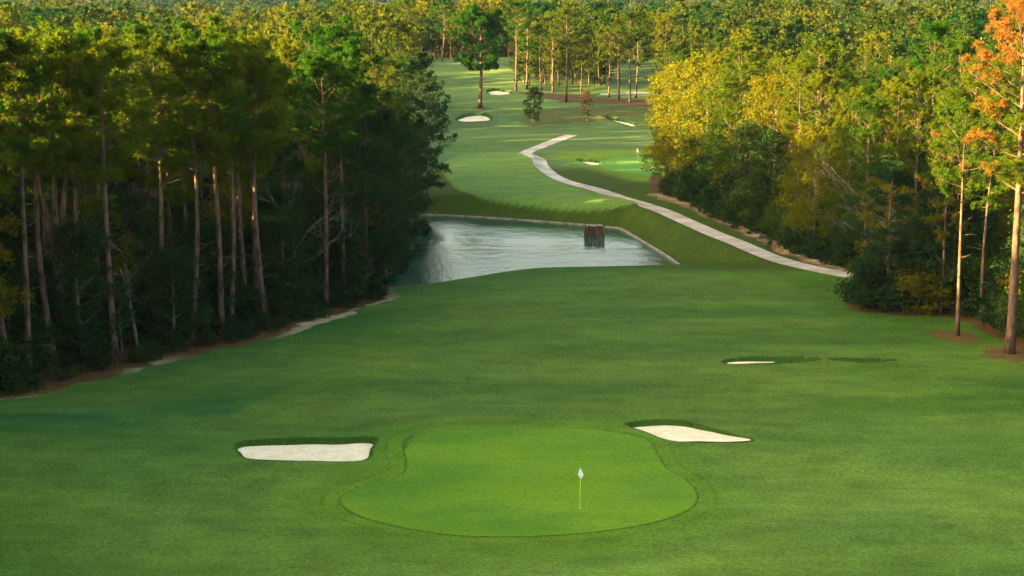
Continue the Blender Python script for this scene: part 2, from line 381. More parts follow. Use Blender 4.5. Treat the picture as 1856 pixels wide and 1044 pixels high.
# ------------------------------------------------------------------ ground sheet
def build_ground():
    ys = [-500, -300, -150, -60, 0, 40, 62, 74, 80]
    y = 82.0
    while y < 9000:
        ys.append(y); d = y * y / (H * 1931) * (0.8 if y < 190 else .62 if y < 420 else 1.1)
        y += min(max(d, .12), 2.5 if y < 480 else 200)
    ys = np.array(ys); w = np.sqrt(np.maximum(ys, 0) ** 2 + 60 ** 2)
    t = np.concatenate([-np.geomspace(20, .32, 26)[:-1], np.linspace(-.31, .31, 800), np.geomspace(.32, 20, 26)[1:]])
    X = t[None, :] * w[:, None]; Y = np.repeat(ys[:, None], len(t), 1)
    Z = height(X, Y)
    n, m = X.shape
    V = np.stack([X, Y, Z], -1).reshape(-1, 3)
    i = np.arange(n - 1)[:, None] * m + np.arange(m - 1)[None]
    Q = np.stack([i, i + 1, i + m + 1, i + m], -1).reshape(-1, 4)
    me = mesh_from('ground', V, None, Q, [M_ground], None, True)
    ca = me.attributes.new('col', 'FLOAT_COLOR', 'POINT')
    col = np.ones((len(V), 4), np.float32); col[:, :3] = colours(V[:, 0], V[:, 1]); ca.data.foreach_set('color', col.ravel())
    o = link('ground', me); tag(o, kind='structure')
    print('ground', len(V))
build_ground()

def disc_sheet(name, poly, zf, m, rings_=14, shrink=0.0):
    P = poly; c = P.mean(0)
    s = np.linspace(1, 0, rings_, endpoint=False)
    if shrink:
        d = P - c; L = np.linalg.norm(d, axis=1)[:, None]; P = c + d * np.maximum(1 - shrink / L, .3)
    V = np.concatenate([c + (P - c) * k for k in s] + [c[None]]); n = len(P)
    Z = zf(V[:, 0], V[:, 1]); Q = []; T = []
    for i in range(rings_ - 1):
        for j in range(n): Q.append((i * n + j, i * n + (j + 1) % n, (i + 1) * n + (j + 1) % n, (i + 1) * n + j))
    for j in range(n): T.append(((rings_ - 1) * n + j, (rings_ - 1) * n + (j + 1) % n, rings_ * n))
    Q = np.array(Q); T = np.array(T); VV = np.column_stack([V, Z])
    a = 0.5 * np.sum(P[:, 0] * np.roll(P[:, 1], -1) - np.roll(P[:, 0], -1) * P[:, 1])
    if a < 0: Q = Q[:, ::-1]; T = T[:, ::-1]
    return link(name, mesh_from(name, VV, T, Q, [m], None, True))
o = disc_sheet('putting_green', green1, lambda x, y: base(x, y) + .015, M_green, 40); tag(o, kind='structure')
o = disc_sheet('putting_green', green2, lambda x, y: base(x, y) + .03, M_green2, 10); tag(o, kind='structure')
for p, db, df, lab in BUNK:
    if lab is None: continue
    if 'sliver' in lab: sp_ = hp([(1315, 656), (1330, 652), (1398, 651.5), (1404, 655), (1370, 657.5), (1340, 659)])
    else: sp_ = p
    near = p[:, 1].max() < 160; ym, yM = p[:, 1].min(), p[:, 1].max()
    def zf(x, y, p=p, db=db, df=df, ym=ym, yM=yM):
        v = np.clip((y - ym) / (yM - ym), 0, 1)
        return base(x, y) - (df + (db - df) * v) + .03 + .04 * vnoise(x, y, 1.4)
    o = disc_sheet('sand_bunker', sp_, zf, M_sand, 12, .12 if near else .5); tag(o, lab, 'bunker', 'sand bunkers on the golf course')
# water
x0, y0 = pond.min(0) - 1; x1, y1 = pond.max(0) + 1
def grow(P, d):
    c = P.mean(0); v = P - c; L = np.linalg.norm(v, axis=1)[:, None]; return c + v * (1 + d / L)
gx, gy = np.meshgrid(np.linspace(-30, 21.5, 30), np.linspace(176, 236, 30)); gi = np.arange(29)[:, None] * 30 + np.arange(29)[None]
o = link('water', mesh_from('water', np.stack([gx, gy, np.full(gx.shape, ZW)], -1).reshape(-1, 3), None, np.stack([gi, gi + 1, gi + 31, gi + 30], -1).reshape(-1, 4), [M_water])); tag(o, kind='structure')
# path ribbon
def ribbon(name, line, w, zf, m, n=5, skirt=.12):
    t = np.gradient(line, axis=0); t /= np.linalg.norm(t, axis=1)[:, None]; nn = np.stack([-t[:, 1], t[:, 0]], 1)
    offs = np.linspace(-w / 2, w / 2, n); rows = []
    for i, (p, q) in enumerate(zip(line, nn)):
        pts = p + q * offs[:, None]; z = zf(pts[:, 0], pts[:, 1])
        r = np.column_stack([pts, z]); lo = r[[0, -1]].copy(); lo[:, 2] -= skirt
        rows.append(np.vstack([lo[:1], r, lo[1:]]))
    V = np.array(rows); k = n + 2; L = len(line)
    i = np.arange(L - 1)[:, None] * k + np.arange(k - 1)[None]
    Q = np.stack([i, i + k, i + k + 1, i + 1], -1).reshape(-1, 4)
    return link(name, mesh_from(name, V.reshape(-1, 3), None, Q, [m], None, False))
pw = spline(path_c, 4, False)
o = ribbon('path', pw, 2.05, lambda x, y: base(x, y) + .05, M_path, 7); tag(o, kind='structure')
# timber edging of the pond
k0 = int(np.argmin(np.hypot(pond[:, 0] - atz(680, 392, ZW)[0], pond[:, 1] - atz(680, 392, ZW)[1])))
edge = [pond[i % len(pond)] for i in range(k0, k0 + 6 * 12)]
edge = np.array(edge)
o = ribbon('pond_edging', edge, .24, lambda x, y: np.full(x.shape, ZW + .16), M_pale, 3, .6)
tag(o, 'thin pale timber edging running along the far and right shore of the pond', 'edging')

# drain box standing in the pond
bx, by = atz(1077, 428, ZW)
dr = empty('drain_box', (bx, by, ZW)); tag(dr, 'dark weathered timber drain box with pale lid standing in the pond corner', 'drain box')
mb = MB()
for i in range(7):
    for sy, dx in ((-.85, 0), (.85, 0)):
        mb.box((-.93 + i * .31, sy, (.22 + .03 * (i % 3))), (.21 if i % 2 else .25, .12, 1.75 + .22 * ((i * 5) % 3)), 0)
for i in range(5):
    for sx in (-1.0, 1.0): mb.box((sx, -.62 + i * .31, .22), (.12, .25, 1.8))
link('wall', mb.mesh('drain_box_wall', M_dark), dr)
for sx in (-1.02, 1.02):
    for sy in (-.9, .9):
        mb = MB(); mb.tube([(sx, sy, -.6), (sx, sy, 1.27 + .12 * sx)], .11, 8); link('post', mb.mesh('drain_box_post', M_dark, True), dr)
mb = MB(); mb.box((.05, 0, 1.2), (1.75, 1.5, .07)); mb.box((.05, -.5, 1.25), (1.6, .12, .04)); mb.box((.05, .5, 1.25), (1.6, .12, .04))
link('lid', mb.mesh('drain_box_lid', M_pale), dr)

# flags
def flag(px, py, h, lab, rz=0):
    p = hit(px, py); z = float(base(*p)) + .02
    r = empty('flagstick', (p[0], p[1], z), rz); tag(r, lab, 'flagstick', 'golf flags')
    mb = MB(); mb.tube([(0, 0, -.05), (0, 0, h)], np.array([.018, .013]) * (1.15 if py > 500 else 1.6), 8); link('pole', mb.mesh('flag_pole', M_yel, True), r)
    mb = MB(); th = np.arange(20) * math.pi / 10
    V = [(.07 * math.cos(a), .07 * math.sin(a), .012) for a in th] + [(.045 * math.cos(a), .045 * math.sin(a), .014) for a in th]
    mb.add(V, [(i, (i + 1) % 20, 20 + (i + 1) % 20, 20 + i) for i in range(20)]); link('cup_rim', mb.mesh('cup_rim', M_white), r)
    # limp cloth: folded triangle hanging round the pole
    mb = MB(); nU, nV = 10, 8; V = []; kk = 1 if py > 500 else 1.3
    for j in range(nV + 1):
        s = j / nV; top = h; zc = top - .50 * s * kk
        wid = (.30 * kk) * (min(s / .62, 1) if s < .62 else 1 - (s - .62) / .38 * .62)
        for i in range(nU + 1):
            u = i / nU - .45
            V.append((u * wid, -.03 - .05 * math.sin(i * 1.5 + s * 2), zc - .08 * (i / nU) * s))
    Q = [(j * (nU + 1) + i, j * (nU + 1) + i + 1, (j + 1) * (nU + 1) + i + 1, (j + 1) * (nU + 1) + i) for j in range(nV) for i in range(nU)]
    mb.add(V, Q); me = mb.mesh('flag_cloth', M_white, True); f = link('flag', me, r)
    sd = f.modifiers.new('t', 'SOLIDIFY'); sd.thickness = .012
    mb = MB(); mb.tube([(0, 0, -.02), (0, 0, .012)], .043, 12); link('cup', mb.mesh('flag_cup', M_hole), r)
flag(1051.5, 922, 2.13, 'yellow flagstick with a limp white flag standing on the near putting green')
flag(1155, 297, 2.2, 'small distant flagstick with a pale flag on the far sunlit putting green')

# ------------------------------------------------------------------ trees
def rdir(n, up=0.0):
    v = rng.normal(size=(n, 3)); v[:, 2] += up; return v / np.linalg.norm(v, axis=1)[:, None]
def needles(centres, k, L, w, up=.35, out=None):
    c = np.repeat(centres, k, 0); n = len(c); d = rng.normal(size=(n, 3)) * .8; d[:, 2] += up
    if out is not None: d += np.repeat(out, k, 0) * .5
    d /= np.linalg.norm(d, axis=1)[:, None]
    s = np.cross(d, rng.normal(size=(n, 3))); s /= np.linalg.norm(s, axis=1)[:, None]
    LL = L * rng.uniform(.7, 1.15, n)[:, None]
    a = c + d * LL * .08; V = np.stack([a - s * w * .3, a + d * LL * .55 + s * w * .5, c + d * LL, a + d * LL * .5 - s * w * .5], 1)
    return V.reshape(-1, 3), np.arange(4 * n).reshape(-1, 4)
def leaves(centres, size, up=.3):
    n = len(centres); nrm = rdir(n, up); a = np.cross(nrm, rng.normal(size=(n, 3))); a /= np.linalg.norm(a, axis=1)[:, None]; b = np.cross(nrm, a)
    s = size * rng.uniform(.6, 1.3, n)[:, None]
    V = np.stack([centres - a * s, centres + b * s * .6, centres + a * s, centres - b * s * .6], 1)
    return V.reshape(-1, 3), np.arange(4 * n).reshape(-1, 4)
def curve(p0, d0, L, n, up=.0, wob=.1):
    P = [np.array(p0, float)]; d = np.array(d0, float)
    for i in range(n):
        d = d + np.array([0, 0, up / n]) + rng.normal(size=3) * wob / n; d /= np.linalg.norm(d); P.append(P[-1] + d * L / n)
    return np.array(P)
def pine(Ht=20., start=.45, Rm=3.6, nb=26, tuft=3, k=24, L=.38, w=.085, lean=(0, 0), fork=0, tw=5, r0=.19, sides=9, droop=0., stubs=8, shape=.62, orange=0.0, dens=1.0):
    """returns trunk MB, branch MB, foliage V,Q, orange V,Q"""
    tr = MB(); br = MB(); tips = []; outs = []; n = 12
    stems = []
    z = np.linspace(0, 1, n + 1); bend = rng.normal(size=2) * .25
    ax = np.stack([lean[0] * Ht * z + bend[0] * np.sin(z * 3.1), lean[1] * Ht * z + bend[1] * np.sin(z * 2.7), Ht * z], 1); ax[0, :2] = 0
    if fork:
        zf = int(n * .36); base_ax = ax[:zf + 1]; rb = r0 * (1 - .35 * z[:zf + 1]); rb[0] *= 1.35; tr.tube(base_ax, rb, sides)
        for q in range(fork):
            a = q * 2 * math.pi / fork + .5; m = n - zf; s = np.linspace(0, 1, m + 1)
            sx = base_ax[-1][None] + np.stack([math.cos(a) * 1.9 * s ** .8, math.sin(a) * 1.9 * s ** .8, (Ht - base_ax[-1][2]) * s * (1 - .06 * q)], 1)
            rr = r0 * .62 * (1 - .82 * s); tr.tube(sx, rr, sides); stems.append((sx, rr))
    else:
        rb = r0 * (1 - .88 * z ** 1.25); rb[0] *= 1.4; rb[1] *= 1.05; P2 = ax.copy(); tr.tube(P2, rb, sides); stems.append((ax, rb))
    for si, (sx, rr) in enumerate(stems):
        nbb = nb // len(stems); L0 = sx[-1][2]
        for i in range(nbb):
            f = start + (1 - start) * ((i + rng.uniform(0, .9)) / nbb); hh = f * Ht
            if hh > L0 - .15 or hh < sx[0][2] + .3: hh = min(L0 - .3, max(hh, sx[0][2] + .5))
            p = np.array([np.interp(hh, sx[:, 2], sx[:, q]) for q in range(3)]); rs = np.interp(hh, sx[:, 2], rr)
            u = (hh / Ht - start) / (1 - start); rad = Rm * (min(1, .55 + u / shape * .5) if u < shape else max(.22, 1 - ((u - shape) / (1 - shape)) ** 1.6 * .85)) * rng.uniform(.6, 1.12)
            a = i * 2.4 + rng.uniform(-.5, .5) + si; el = R(-5 - droop + 55 * u + rng.uniform(-12, 14))
            d = (math.cos(a) * math.cos(el), math.sin(a) * math.cos(el), math.sin(el))
            m = 6; P = curve(p, d, rad / max(math.cos(el), .5) * .95, m, .35, .5); rbr = np.linspace(max(.035, rs * .42), .014, m + 1); br.tube(P, rbr, 5, False)
            for j in range(tw):
                t = .35 + .65 * (j + rng.uniform(0, .8)) / tw; q = np.array([np.interp(t * m, np.arange(m + 1), P[:, c_]) for c_ in range(3)])
                sd = 1 if j % 2 else -1; ang = a + sd * rng.uniform(.5, 1.2) * (1 - t * .4); e2 = el + R(rng.uniform(5, 35))
                dd = (math.cos(ang) * math.cos(e2), math.sin(ang) * math.cos(e2), math.sin(e2)); ll = rad * rng.uniform(.16, .36)
                Q2 = curve(q, dd, ll, 3, .5, .4); br.tube(Q2, np.linspace(.018, .008, 4), 3, False)
                for e in range(tuft):
                    tips.append(Q2[-1] + rng.normal(size=3) * (.24, .24, .12) + (0, 0, .05)); outs.append(np.array(dd))
                if rng.random() < .5: tips.append(Q2[1] + rng.normal(size=3) * .15); outs.append(np.array(dd))
            tips.append(P[-1]); outs.append(np.array(d))
        tips.append(sx[-1]); outs.append(np.array([0, 0, 1.0]))
        for i in range(stubs):
            hh = rng.uniform(.18, start + .05) * Ht
            if hh < sx[0][2]: continue
            p = np.array([np.interp(hh, sx[:, 2], sx[:, q]) for q in range(3)]); a = rng.uniform(0, 6.28); ll = rng.uniform(.3, 1.9)
            br.tube(curve(p, (math.cos(a), math.sin(a), rng.uniform(-.1, .5)), ll, 4, .2, .8), np.linspace(.05, .012, 5), 4, False)
    tips = np.array(tips); outs = np.array(outs)
    if orange:
        u = tips[:, 2] / Ht; side = -tips[:, 0] / Rm
        om = (u > .80) | ((side > .35) & (rng.random(len(u)) < .55)) if orange == 1 else rng.random(len(u)) < orange
    else: om = np.zeros(len(tips), bool)
    F = needles(tips[~om], k, L, w, .35, outs[~om]) if (~om).any() else None
    O = needles(tips[om], k, L, w, .3, outs[om]) if om.any() else None
    return tr, br, F, O
def broad(Ht=12., start=.3, Rm=3.2, lobes=18, per=420, size=.105, lr=1.25, r0=.16, sides=7, flat=1.0, seedless=False, skirt=False):
    tr = MB(); br = MB(); n = 8; z = np.linspace(0, 1, n + 1); top = Ht * .8
    bend = rng.normal(size=2) * .35; ax = np.stack([bend[0] * np.sin(z * 2.8), bend[1] * np.sin(z * 2.2), top * z], 1)
    rr = r0 * (1 - .85 * z); rr[0] *= 1.3; tr.tube(ax, rr, sides)
    cs = []
    for i in range(lobes):
        u = (i + .5) / lobes; hh = Ht * (start + (1 - start) * u) ; prof = math.sin(math.pi * min(.98, (.16 if not skirt else .42) + u * (.84 if not skirt else .56))) ** .7
        a = i * 2.4 + rng.uniform(-.4, .4); rad = Rm * prof * rng.uniform(.45, .8)
        c = np.array([math.cos(a) * rad, math.sin(a) * rad, min(hh, Ht - lr * .7)]); R_ = lr * rng.uniform(.65, 1.2); cs.append((c, R_))
        p = np.array([np.interp(max(c[2] - rad * .7, Ht * start * .6), ax[:, 2], ax[:, q]) for q in range(3)])
        v = c - p; P = p + v * np.linspace(0, 1, 5)[:, None] + rng.normal(size=(5, 3)) * .12 * np.array([0, 1, 1, 1, 0])[:, None]; P[:, 2] += .15 * np.sin(np.linspace(0, 3.1, 5)) * rad * .3
        br.tube(P, np.linspace(.05, .015, 5), 4, False)
    pts = []
    for c, R_ in cs:
        m = int(per * (R_ / lr) ** 2); d = rdir(m, .25); r = R_ * rng.uniform(.55, 1.05, m) ** .6
        # break the lobe into small sprays
        k = max(3, m // 22); sp = d[rng.integers(0, m, k)] * R_ * rng.uniform(.55, 1.1, k)[:, None]; idx = rng.integers(0, k, m)
        q = sp[idx] + rng.normal(size=(m, 3)) * R_ * .17; q[:, 2] *= .8 * flat; pts.append(c + q)
    F = leaves(np.vstack(pts), size)
    return tr, br, F, None
def bare(Ht=9., r0=.1, depth=4):
    tr = MB(); br = MB()
    def grow_(p, d, L, r, lev):
        P = curve(p, d, L, 5, .25 if lev else .1, .9 if lev else .25); (tr if lev == 0 else br).tube(P, np.linspace(r, r * .6, 6), 6 if lev < 2 else 3, False)
        if lev >= depth: return
        for i in range(3 if lev else 4):
            q = P[rng.integers(2, 6)]; dd = np.array(d) * .8 + rng.normal(size=3) * .6; dd[2] = abs(dd[2]) * .6 + .15; dd /= np.linalg.norm(dd)
            grow_(q, dd, L * rng.uniform(.45, .7), r * .5, lev + 1)
    grow_((0, 0, 0), (rng.normal() * .1, rng.normal() * .1, 1), Ht * .5, r0, 0)
    return tr, br, None, None

HID = []
def proto(name, data, tm, fm, om=None):
    """thing > trunk, branches, crown; the meshes of one kind, shared by its copies"""
    tr, br, F, O = data; parts = [('trunk', tr.mesh(name + '_trunk', tm, True))]
    if br.V and F is not None:
        for a_ in ('Q', 'T'):
            for q_ in getattr(br, a_): getattr(tr, a_).append(q_ + tr.n)
        tr.V += br.V; parts = [('trunk', tr.mesh(name + '_trunk', tm, True))]
    elif br.V: parts.append(('branches', br.mesh(name + '_branches', tm, True)))
    if F is not None: parts.append(('crown', mesh_from(name + '_crown', F[0], None, F[1], [fm])))
    if O is not None: parts.append(('orange_needles', mesh_from(name + '_rust', O[0], None, O[1], [om])))
    return (name, parts)
def place(pr, x, y, s=1., rz=None, label='', cat='tree', group=None, sxy=1.0, z=None, tilt=(0, 0), nm=None):
    name, parts = pr; z = float(base(x, y)) - .06 if z is None else z
    r = empty(nm or name, (x, y, z), rng.uniform(0, 6.28) if rz is None else rz); r.scale = (s * sxy, s * sxy, s)
    r.rotation_euler[0] = tilt[1]; r.rotation_euler[1] = tilt[0]
    for n_, me in parts:
        o = link(n_, me, r)
        if n_ == 'orange_needles': o['label'] = 'patches of dead orange needles'
    tag(r, label, cat, group); return r

PINES = [proto('pine_tree', pine(20, .42 + .04 * i, 3.3 + .35 * (i % 3), 26 + 2 * (i % 3), shape=.5 + .05 * (i % 3), fork=0), M_bark, M_pine) for i in range(5)]
PINES.append(proto('pine_tree', pine(20, .62, 3.6, 22, shape=.5), M_bark, M_pine))
PBARE = [proto('pine_tree', pine(20, .60 + .03 * i, 3.6 + .3 * i, 28, tuft=4, shape=.45, stubs=10, r0=.215), M_bark, M_pine) for i in range(3)]
PFORK = proto('pine_tree', pine(20, .55, 3.2, 30, fork=3, r0=.34, stubs=4), M_bark, M_pine)
LONE = proto('pine_tree', pine(14, .44, 5.3, 44, tuft=4, k=24, L=.5, w=.13, tw=6, r0=.33, shape=.5, droop=10, stubs=3), M_bark, M_pine)
PDENSE = [proto('pine_tree', pine(17, .10 + .05 * i, 3.9, 46, tuft=4, k=14, tw=6, shape=.35, droop=8, stubs=0), M_bark, M_pineD) for i in range(2)]
PSHORE = proto('pine_tree', pine(16, .07, 4.2, 54, tuft=4, k=14, tw=6, shape=.5, droop=4, stubs=0), M_bark, M_pineD)
PPART = proto('pine_tree', pine(20, .42, 3.6, 28, orange=.16), M_bark, M_pine, M_rust)
PSIG = proto('pine_tree', pine(27, .44, 4.7, 54, tuft=4, tw=6, k=36, L=.36, w=.045, orange=1, r0=.33, shape=.55, stubs=6), M_bark, M_pine, M_rust)
BROAD = [proto('broadleaf_tree', broad(13, .25, 3.4 + .3 * i, 20, 560), M_grey, M_leaf) for i in range(3)]
BROADD = [proto('broadleaf_tree', broad(10, .12, 3.0, 20, 560, skirt=True), M_grey, M_leafD) for i in range(2)]
GOLD = proto('broadleaf_tree', broad(13, .2, 3.6, 24, 560), M_grey, M_gold)
YOUNG = proto('broadleaf_tree', broad(9, .2, 2.5, 18, 520, size=.11, lr=1.0, r0=.09), M_grey, M_leafD)
BROWN = proto('broadleaf_tree', broad(8, .25, 1.8, 14, 300, size=.10, lr=.9, r0=.08), M_grey, M_brown)
SHRUB = [proto('shrub', broad(2.4, .08, 1.5, 9, 330, size=.085, lr=.75, r0=.04, skirt=True), M_grey, M_leafD) for i in range(3)]
SHRUBL = proto('shrub', broad(2.6, .08, 1.5, 9, 330, size=.09, lr=.8, r0=.04, skirt=True), M_grey, M_leaf)
BARE = [proto('bare_tree', bare(9 + i, .09 + .02 * i), M_grey, None) for i in range(3)]

placed = []
def put(*a, **k):
    r = place(*a, **k); placed.append((r.location.x, r.location.y)); return r
def hgt(px, ybase, ytop):
    """height of a thing whose foot is at (px, ybase) and whose tip is at row ytop"""
    p = hit(px, ybase); d = ray(px, ytop); return float(H + d[2] * p[1] / d[1] - base(*p)), p

# --- signature trees, each at its own foot point
def sig(pr, px, yb, yt, label, group=None, nat=20., **k):
    h, p = hgt(px, yb, yt); return put(pr, p[0], p[1], h / nat, label=label, group=group, **k)
GF = 'pines along the front edge of the left wood'
sig(PBARE[0], 8, 700, 150, 'straight pine trunk cut by the left border of the photo, leftmost at the wood edge', GF)
sig(PBARE[1], 24, 695, 120, 'pine with a trunk leaning left near the left border', GF, tilt=(-R(4), 0), rz=0)
sig(PBARE[2], 52, 684, 100, 'straight reddish pine standing alone in front of the left wood, left of the forked pine', GF)
sig(PFORK, 117, 652, 85, 'big pine whose trunk forks into three upright stems', GF, rz=.3)
sig(PBARE[0], 285, 620, 95, 'slim pine behind the grey bare tree of the left wood', GF)
sig(PBARE[1], 402, 608, 88, 'pine with leaning upper trunk mid-front of the left wood', GF, tilt=(R(3), 0))
sig(PBARE[2], 418, 600, 120, 'twin-looking straight pine just right of the leaning pine in the left wood', GF)
sig(PBARE[0], 449, 585, 95, 'pine with bare lower trunk, third of the cluster in the left wood middle', GF)
sig(PBARE[1], 466, 580, 110, 'thin pale-barked pine at the right of the trunk cluster in the left wood', GF)
sig(PBARE[2], 590, 560, 130, 'pine nearest the sandy patch where the left wood turns to the pond', GF)
sig(PINES[5], 625, 548, 105, 'pine second from the pond end of the left wood', GF)
GB = 'grey leafless trees at the left wood edge'
for i, (px, yb, yt, lab) in enumerate([(250, 636, 330, 'grey leafless tree with arching limbs right of the forked pine'), (222, 640, 470, 'short crossing grey bare stems beside the arching bare tree'),
        (541, 572, 350, 'pale slender trunk standing above the shrubs at the wood edge')]):
    sig(BARE[i % 3], px, yb, yt, lab, GB, nat=8., cat='bare tree')
# shore trees where the left wood meets the pond
GS = 'dark dense trees at the pond end of the left wood'
for px, yb, yt, lab in [(700, 524, 205, 'dark dense pine at the very corner of the left wood above the pond'), (664, 532, 160, 'dark bushy pine one tree left of the pond corner'),
                        (612, 540, 215, 'dark green dense pine third from the pond corner')]:
    sig(PSHORE, px, yb, yt, lab, GS, nat=16.5, rz=rng.uniform(0, 6))
for x, y, h, lab in [(-12.6, 190, 14, 'dark dense pine leaning over the left shore of the pond'), (-11.5, 203, 15.5, 'dark pine on the left pond shore whose branch reaches furthest over the water'),
                     (-11.8, 217, 16, 'dark dense pine at the far left shore of the pond'), (-10.5, 236, 15, 'dark pine beside the left end of the grass bank'), (-11.8, 250, 16, 'pine with sunlit lower boughs left of the tee')]:
    put(PSHORE if y < 230 else PDENSE[0], x, y, h / 16.5, label=lab, group=GS)
# right side
GR = 'pines standing in front of the right wood'
sig(PSIG, 1830, 640, -28, 'tall pine with an orange dead top standing in the mulch ring at the right border', GR, nat=27., rz=0)
sig(PINES[5], 1735, 608, 205, 'dark-trunked pine rising from the smaller mulch ring', GR)
sig(PPART, 1706, 568, 255, 'pine with reddish trunk and rusty boughs behind the smaller mulch ring', GR)
sig(PINES[3], 1778, 582, 215, 'thin leaning pine between the two mulch rings', GR, tilt=(R(3), 0), rz=0)
sig(PINES[0], 1565, 512, 170, 'slim dark pine where the cart path ends at the right wood', GR)
sig(BARE[1], 1578, 508, 280, 'crooked pale bare trunk beside the end of the path', 'bare trees in the right wood', nat=8., cat='bare tree')
h, p = hgt(1664, 430, 62); put(PINES[5], p[0] + 1, p[1], h / 20, label='tall pine with a long bare sunlit trunk above the right wood', group=GR)
h, p = hgt(1727, 450, 95); put(PINES[2], p[0], p[1], h / 20, label='slim sunlit pine between the long bare trunk and the orange topped pine', group=GR)
put(PPART, 40.5, 152, .72, label='low pine full of rusty dead boughs left of the orange topped pine', group=GR)
# corner of the right wood, sunlit
GC = 'sunlit trees at the corner of the right wood'
for i, (px, yb, yt, lab, pr) in enumerate([(1232, 352, 112, 'tall sunlit leafy tree at the left corner of the right wood', 3), (1280, 362, 95, 'highest rounded sunlit tree of the right wood corner', 3),
        (1345, 385, 118, 'sunlit rounded tree right of the highest one at the corner', 2), (1395, 400, 140, 'sunlit leafy tree at the right end of the corner group', 0), (1208, 342, 235, 'low yellow bushy tree at the left foot of the right wood corner', 3)]):
    sig(GOLD if pr == 3 else BROAD[pr], px, yb, yt, lab, GC, nat=13., sxy=1.15)
# far lone trees
h, p = hgt(870, 195, 38); put(LONE, p[0], p[1], h / 14, rz=1., label='thick-trunked lone pine with a broad crown on the far fairway', group='lone trees of the far fairway')
h, p = hgt(967, 229, 158); put(YOUNG, p[0], p[1], h / 9, label='small round dark green tree on the far fairway', group='lone trees of the far fairway')
h, p = hgt(1063, 222, 162); put(BROWN, p[0], p[1], h / 8, label='small thin brown-leaved tree on the far fairway', group='lone trees of the far fairway')
GT = 'tall pines in the row beyond the far fairway'
rowt = [(1026, 184, 22), (1053, 168, 60), (955, 162, 15), (935, 166, 10), (1103, 176, 55), (1122, 181, 40), (1142, 186, 30), (1152, 178, 45), (1187, 183, 35), (1212, 189, 30), (735, 132, 5), (739, 130, 0), (762, 126, 50), (801, 112, 2), (982, 164, 50), (1002, 168, 30)]
for i, (px, yb, yt) in enumerate(sorted(rowt)):
    lab = {735: 'left one of the twin tall pines at the left end of the far fairway', 739: 'right one of the twin tall pines at the left end of the far fairway', 762: 'thin pine just right of the twin tall pines', 801: 'tall bare-trunked pine at the top end of the far fairway',
           1026: 'pale-trunked tall pine with spreading limbs standing forward of the far row', 1053: 'pine between the pale-trunked one and the brown young tree', 955: 'second slim sunlit pine right of the lone thick pine', 935: 'first slim sunlit pine right of the lone thick pine', 982: 'third slim sunlit pine right of the lone thick pine', 1002: 'slim pine just left of the pale-trunked tall pine',
           1103: 'first of the pines on the red straw bed, leftmost', 1122: 'second pine from the left on the red straw bed', 1142: 'third pine on the red straw bed, standing lowest', 1152: 'fourth pine on the red straw bed, set back', 1187: 'fifth pine on the red straw bed', 1212: 'rightmost pine on the red straw bed'}[px]
    h, p = hgt(px, yb, yt); put(PINES[[5, 0, 3, 1][i % 4]], p[0], p[1], h / 20, label=lab, group=GT, sxy=1.4)
for px, yb, yt in [(950, 156, 60), (990, 158, 70), (1015, 160, 60), (1040, 160, 75), (1070, 163, 85), (1085, 165, 120)]:
    h, p = hgt(px, yb, yt); put(BROAD[px % 3] if px != 1085 else BROADD[0], p[0], p[1] + 8, h / 13, sxy=1.2, label={1085: 'dark low bushy tree left of the red straw bed', 950: 'yellow-green leafy tree left-hand in the stand behind the far slim pines'}.get(px, 'leafy tree in the dense stand behind the far slim pines'), group='leafy trees behind the far pines')

# --- the woods
def ins(poly, x, y): return float(sdist(np.array([x]), np.array([y]), poly)[0])
def vis(x, y): return abs(x) < .272 * y + 3
def scatter(poly, y0, y1, sp, xr, margin, vf=vis, tries=9000):
    out = []; allp = list(placed)
    for _ in range(tries):
        y = rng.uniform(y0, y1); x = rng.uniform(*xr)
        if not vf(x, y): continue
        if any((x - a) ** 2 + (y - b) ** 2 < sp * sp for a, b in out): continue
        if any((x - a) ** 2 + (y - b) ** 2 < (sp * .55) ** 2 for a, b in allp): continue
        if ins(poly, x, y) < margin: continue
        out.append((x, y))
    return out
def region(x, y, side):
    px = CX + x / y * FPX
    if side == 'L':
        if y < 165: return 'front of the left wood near the left border' if px < 250 else 'front of the left wood beside the fairway'
        if y < 215: return 'left wood beside the pond' if px > 480 else 'middle of the left wood behind the front pines'
        if y < 265: return 'left wood level with the grass bank' if px > 450 else 'deep left wood at the left border'
        return 'back of the left wood beside the far tee' if px > 500 else 'back of the left wood, upper left'
    if y < 175: return 'right wood behind the mulch ring pines'
    if y < 215: return 'right wood beside the lower path' if px < 1650 else 'right wood at the right border behind the orange topped pine'
    if y < 260: return 'right wood beside the middle of the path' if px < 1500 else 'middle of the right wood'
    return 'back of the right wood behind its sunlit corner' if px < 1500 else 'back of the right wood, upper right'
cnt = {}
